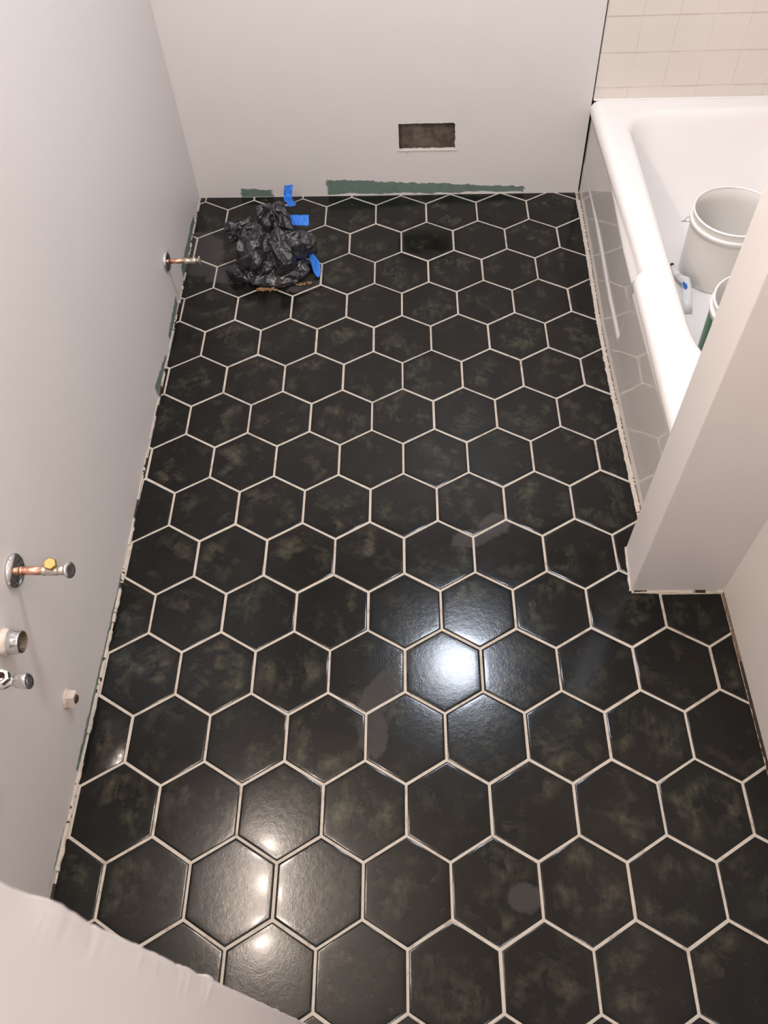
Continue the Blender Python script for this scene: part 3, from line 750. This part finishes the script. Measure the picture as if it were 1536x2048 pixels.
# square cleanout plug
v = thing('cleanout_plug', 'small square cream-painted pipe plug with rusty end, low on the left wall', 'plug', (left_x(-1.855), -1.855, 0.1475))
bm = bmesh.new(); lathe(bm, [(0, 0.0215), (0.0015, 0.021), (0.004, 0.0175), (0.005, 0.013)], (0, 0, 0), (1, 0, 0), 36, True, True)
for q in bm.verts:
    if q.co.x > 0.0005: q.co += Vector((abs(noise.noise(q.co * 210)) * 0.002, noise.noise(q.co * 150) * 0.002, noise.noise(q.co * 150 + Vector((0, 9, 0))) * 0.002))
obj('filler_collar', bm, M['painted'], v, smooth=True)
bm = bmesh.new(); lathe(bm, [(0.002, 0.019), (0.018, 0.018), (0.0195, 0.016)], (0, 0, 0), (1, 0, 0), 4, True, True, phase=0.35); bevel(obj('square_head', bm, M['painted'], v), 0.0015)
bm = bmesh.new(); lathe(bm, [(0.018, 0.010), (0.0215, 0.0092), (0.0225, 0.006)], (0, -0.0, -0.0015), (1, 0, 0), 20, True, True)
for q in bm.verts: q.co += Vector((noise.noise(q.co * 300) * 0.001, noise.noise(q.co * 250) * 0.001, 0))
obj('rusty_end', bm, M['rust'], v, smooth=True)

# ------------------------------------------------------------------ crumpled black bag
bag = thing('garbage_bag', 'crumpled black plastic bag bunched up on the black tiles near the back wall', 'bag', (-0.33, -0.24, 0))
BO = Vector((-0.33, -0.24, 0))
blobs = [((-0.318, -0.205, 0.100), (0.044, 0.042, 0.082), (0, 0.10, 0)), ((-0.340, -0.215, 0.135), (0.030, 0.030, 0.056), (0, -0.15, 0)), ((-0.285, -0.225, 0.10), (0.026, 0.032, 0.070), (0, 0, 0)),
         ((-0.415, -0.245, 0.118), (0.062, 0.036, 0.042), (0, 0.15, 0)), ((-0.392, -0.268, 0.07), (0.066, 0.052, 0.064), (0, 0, 0)),
         ((-0.36, -0.29, 0.05), (0.085, 0.065, 0.058), (0, 0, 0)), ((-0.300, -0.285, 0.055), (0.074, 0.070, 0.085), (0, 0, 0)),
         ((-0.238, -0.245, 0.062), (0.036, 0.038, 0.055), (0, 0.3, 0)), ((-0.432, -0.325, 0.016), (0.056, 0.028, 0.024), (0, 0, -0.3)),
         ((-0.335, -0.350, 0.010), (0.085, 0.030, 0.018), (0, 0, 0.0)), ((-0.265, -0.325, 0.018), (0.050, 0.035, 0.030), (0, 0, 0.2))]
bm = bmesh.new()
from mathutils import Euler
for c_, r_, e_ in blobs:
    bmesh.ops.create_icosphere(bm, subdivisions=4, radius=1.0, matrix=Matrix.Translation(Vector(c_) - BO) @ Euler(e_).to_matrix().to_4x4() @ Matrix.Diagonal((*r_, 1)))
tmp = obj('tmp_bag', bm)
rm = tmp.modifiers.new('r', 'REMESH'); rm.mode = 'VOXEL'; rm.voxel_size = 0.0021; rm.use_smooth_shade = True
dg = bpy.context.evaluated_depsgraph_get(); me = bpy.data.meshes.new_from_object(tmp.evaluated_get(dg))
bpy.data.objects.remove(tmp)
bm = bmesh.new(); bm.from_mesh(me); bm.normal_update()
def folds(p):      # big soft folds with sharp crests
    w_ = Vector((noise.noise(p * 12), noise.noise(p * 12 + Vector((7, 1, 3))), noise.noise(p * 12 + Vector((2, 8, 5))))) * 0.03
    q = p + w_; q.z *= 0.55
    a = 1 - abs(noise.noise(q * 19)) * 2.4
    b = 1 - abs(noise.noise(q * 41 + Vector((4, 4, 4)))) * 2.4
    return a * 0.015 + b * 0.0065 - 0.011
newco = []
for q in bm.verts:
    p = q.co.copy(); wp = p + BO
    ang = math.atan2(wp.y + 0.22, wp.x + 0.32); hz = wp.z
    pl = abs(math.sin(ang * 3.5 + 2.0 * noise.noise(Vector((0, 0, hz * 9))) + 1.2 * noise.noise(wp * 7)))
    pleat = (pl ** 0.7 - 0.55) * 0.022 * min(1, hz / 0.06)
    newco.append(p + q.normal * (folds(wp) * min(1, 0.4 + hz / 0.05) + pleat))
for q, c_ in zip(bm.verts, newco): q.co = c_
tmp = obj('tmp_bag', bm)
dm = tmp.modifiers.new('d', 'DECIMATE'); dm.ratio = 1150 / max(1, len(tmp.data.polygons) * 2)
sb = tmp.modifiers.new('s', 'SUBSURF'); sb.subdivision_type = 'SIMPLE'; sb.levels = 3
sm_ = tmp.modifiers.new('m', 'SMOOTH'); sm_.iterations = 2; sm_.factor = 0.5
dg = bpy.context.evaluated_depsgraph_get(); me = bpy.data.meshes.new_from_object(tmp.evaluated_get(dg))
bpy.data.objects.remove(tmp)
bm = bmesh.new(); bm.from_mesh(me); bm.normal_update()
for q in bm.verts:
    wp = q.co + BO
    fine = (1 - abs(noise.noise(wp * 85 + Vector((noise.noise(wp * 30), 0, 0)))) * 2.5) * 0.0022
    q.co += q.normal * fine
    if q.co.z < 0.0012: q.co.z = 0.0012
obj('bag_film', bm, M['bag'], bag, smooth=True)
# brown residue squeezed out at the front
bm = bmesh.new(); rnd = random.Random(5)
for i in range(80):
    a = rnd.random(); x = -0.385 + 0.062 * a if i < 60 else -0.26 + 0.05 * rnd.random(); y = -0.386 - rnd.random() * 0.010 + (0 if i < 60 else 0.022)
    r = rnd.uniform(0.0014, 0.0045)
    bmesh.ops.create_icosphere(bm, subdivisions=2, radius=r, matrix=Matrix.Translation((x, y, r * 0.5 + 0.006 * rnd.random())) @ Matrix.Diagonal((1.5, 1, 0.8, 1)))
for q in bm.verts: q.co += Vector((noise.noise(q.co * 300), noise.noise(q.co * 300 + Vector((5, 0, 0))), abs(noise.noise(q.co * 300)))) * 0.0018
wx = obj('wax_residue', bm, M['wax'], kind='stuff', smooth=True); wx['label'] = 'lumpy golden brown wax residue at the foot of the black bag'; wx['category'] = 'residue'

# blue masking tape strips
def strip(label, pts, wdir, width, seed, crumple=0.003, th=0.0007, leaf=False, loc0=None):
    """ribbon along pts; wdir list of across vectors"""
    bm = bmesh.new(); o = Vector(loc0 or pts[0]); g = []
    n = 36; m = 10
    def samp(arr, f):
        f = f * (len(arr) - 1); i = min(int(f), len(arr) - 2); t_ = f - i
        P = [Vector(arr[max(0, i - 1)]), Vector(arr[i]), Vector(arr[i + 1]), Vector(arr[min(len(arr) - 1, i + 2)])]
        return 0.5 * ((2 * P[1]) + (-P[0] + P[2]) * t_ + (2 * P[0] - 5 * P[1] + 4 * P[2] - P[3]) * t_ ** 2 + (-P[0] + 3 * P[1] - 3 * P[2] + P[3]) * t_ ** 3)
    for i in range(n + 1):
        c_ = samp(pts, i / n); w_ = samp(wdir, i / n) if len(wdir) > 1 else Vector(wdir[0])
        w_ = w_.normalized(); row = []
        tt = (samp(pts, min(1, i / n + .02)) - samp(pts, max(0, i / n - .02))).normalized(); nr = tt.cross(w_).normalized()
        for k in range(m + 1):
            s = (k / m - 0.5) * width * (1 + 0.08 * noise.noise(Vector((i * 0.4, seed, 0)))) * (0.12 + 0.88 * math.sin(PI * min(1, i / n)) if leaf else 1)
            q = c_ + w_ * s
            q += nr * (noise.noise(Vector((i * 0.30, k * 0.45, seed))) * crumple + abs(noise.noise(Vector((i * 0.6, k * 0.7, seed + 4)))) * crumple * 0.8)
            q.z = max(q.z, 0.0008)
            row.append(bm.verts.new(q - o))
        g.append(row)
    for i in range(n):
        for k in range(m): bm.faces.new([g[i][k], g[i][k + 1], g[i + 1][k + 1], g[i + 1][k]])
    ob = obj('tape_strip', bm, M['tape'], smooth=True); ob.location = o
    ob['label'] = label; ob['category'] = 'tape'
    s_ = ob.modifiers.new('thickness', 'SOLIDIFY'); s_.thickness = th
    return ob
strip('blue tape strip sticking up from the top of the black bag against the wall foot', [(-0.279, -0.125, 0.130), (-0.279, -0.085, 0.113), (-0.295, -0.04, 0.094), (-0.303, 0.0, 0.080), (-0.297, 0.02, 0.112)], [(1, 0, 0.05)], 0.029, 1.0, crumple=0.005)
strip('short flat blue tape tab sticking out of the right side of the black bag', [(-0.285, -0.195, 0.124), (-0.262, -0.198, 0.127), (-0.240, -0.2, 0.127), (-0.212, -0.2, 0.126)], [(0.0, 0.78, 0.45)], 0.036, 2.0, crumple=0.003)
strip('twisted leaf-shaped loop of blue tape at the lower right of the black bag', [(-0.212, -0.262, 0.052), (-0.206, -0.276, 0.038), (-0.196, -0.294, 0.024), (-0.190, -0.318, 0.010), (-0.186, -0.335, 0.003)],
      [(0.3, 0.3, 0.5), (1, -0.1, 0.3), (1, 0.1, 0.5), (1, 0.3, 0.3), (1, 0.6, 0)], 0.030, 3.0, crumple=0.0015, leaf=True)
strip('small blue tape sliver folded back beside the twisted leaf-shaped tape loop', [(-0.219, -0.238, 0.072), (-0.215, -0.250, 0.064), (-0.212, -0.258, 0.056), (-0.209, -0.262, 0.050)], [(0.7, 0.0, 0.2)], 0.0075, 5.0, crumple=0.0008)

# ------------------------------------------------------------------ lamps (above the frame, seen as reflections in the tiles), plus an unseen fill in the hall
t = thing('vanity_light', 'three-bulb wall lamp high on the left wall above the vanity pipes', 'lamp', (left_x(-1.84), -1.84, 2.02))
bm = bmesh.new(); box(bm, 0.0, 0.025, -0.27, 0.27, -0.05, 0.05); bevel(obj('back_plate', bm, M['chrome'], t), 0.004)
for (x, y, z) in VANITY_POS:
    bm = bmesh.new(); xx = x - t.location.x; yy = y - t.location.y
    lathe(bm, [(0.0, 0.018), (xx - 0.045, 0.018)], (0.02, yy, 0), (1, 0, 0), 16, True, True)
    obj('lamp_holder', bm, M['chrome'], t, smooth=True)
    light('bulb_light', 'POINT', (xx, yy, 0), VANITY_W, VANITY_COL, 0.021, t)
t = thing('ceiling_light', 'round flush ceiling lamp above the middle of the bathroom', 'lamp', (CEIL_POS[0], CEIL_POS[1], 2.40))
bm = bmesh.new(); lathe(bm, [(0, 0.15), (-0.03, 0.15), (-0.034, 0.145), (-0.03, 0.14), (-0.006, 0.138)], (0, 0, 0), (0, 0, 1), 40, True, True); obj('lamp_ring', bm, M['chrome'], t, smooth=True)
light('lamp_light', 'AREA', (0, 0, -0.024), CEIL_W, CEIL_COL, 0.27, t)
light('hall_fill_light', 'AREA', (0.62, -3.05, 2.36), HALL_FILL_W, (0.97, 0.95, 1.0), 0.35)  # added fill from the hall side, lifts the jamb and lower left wall
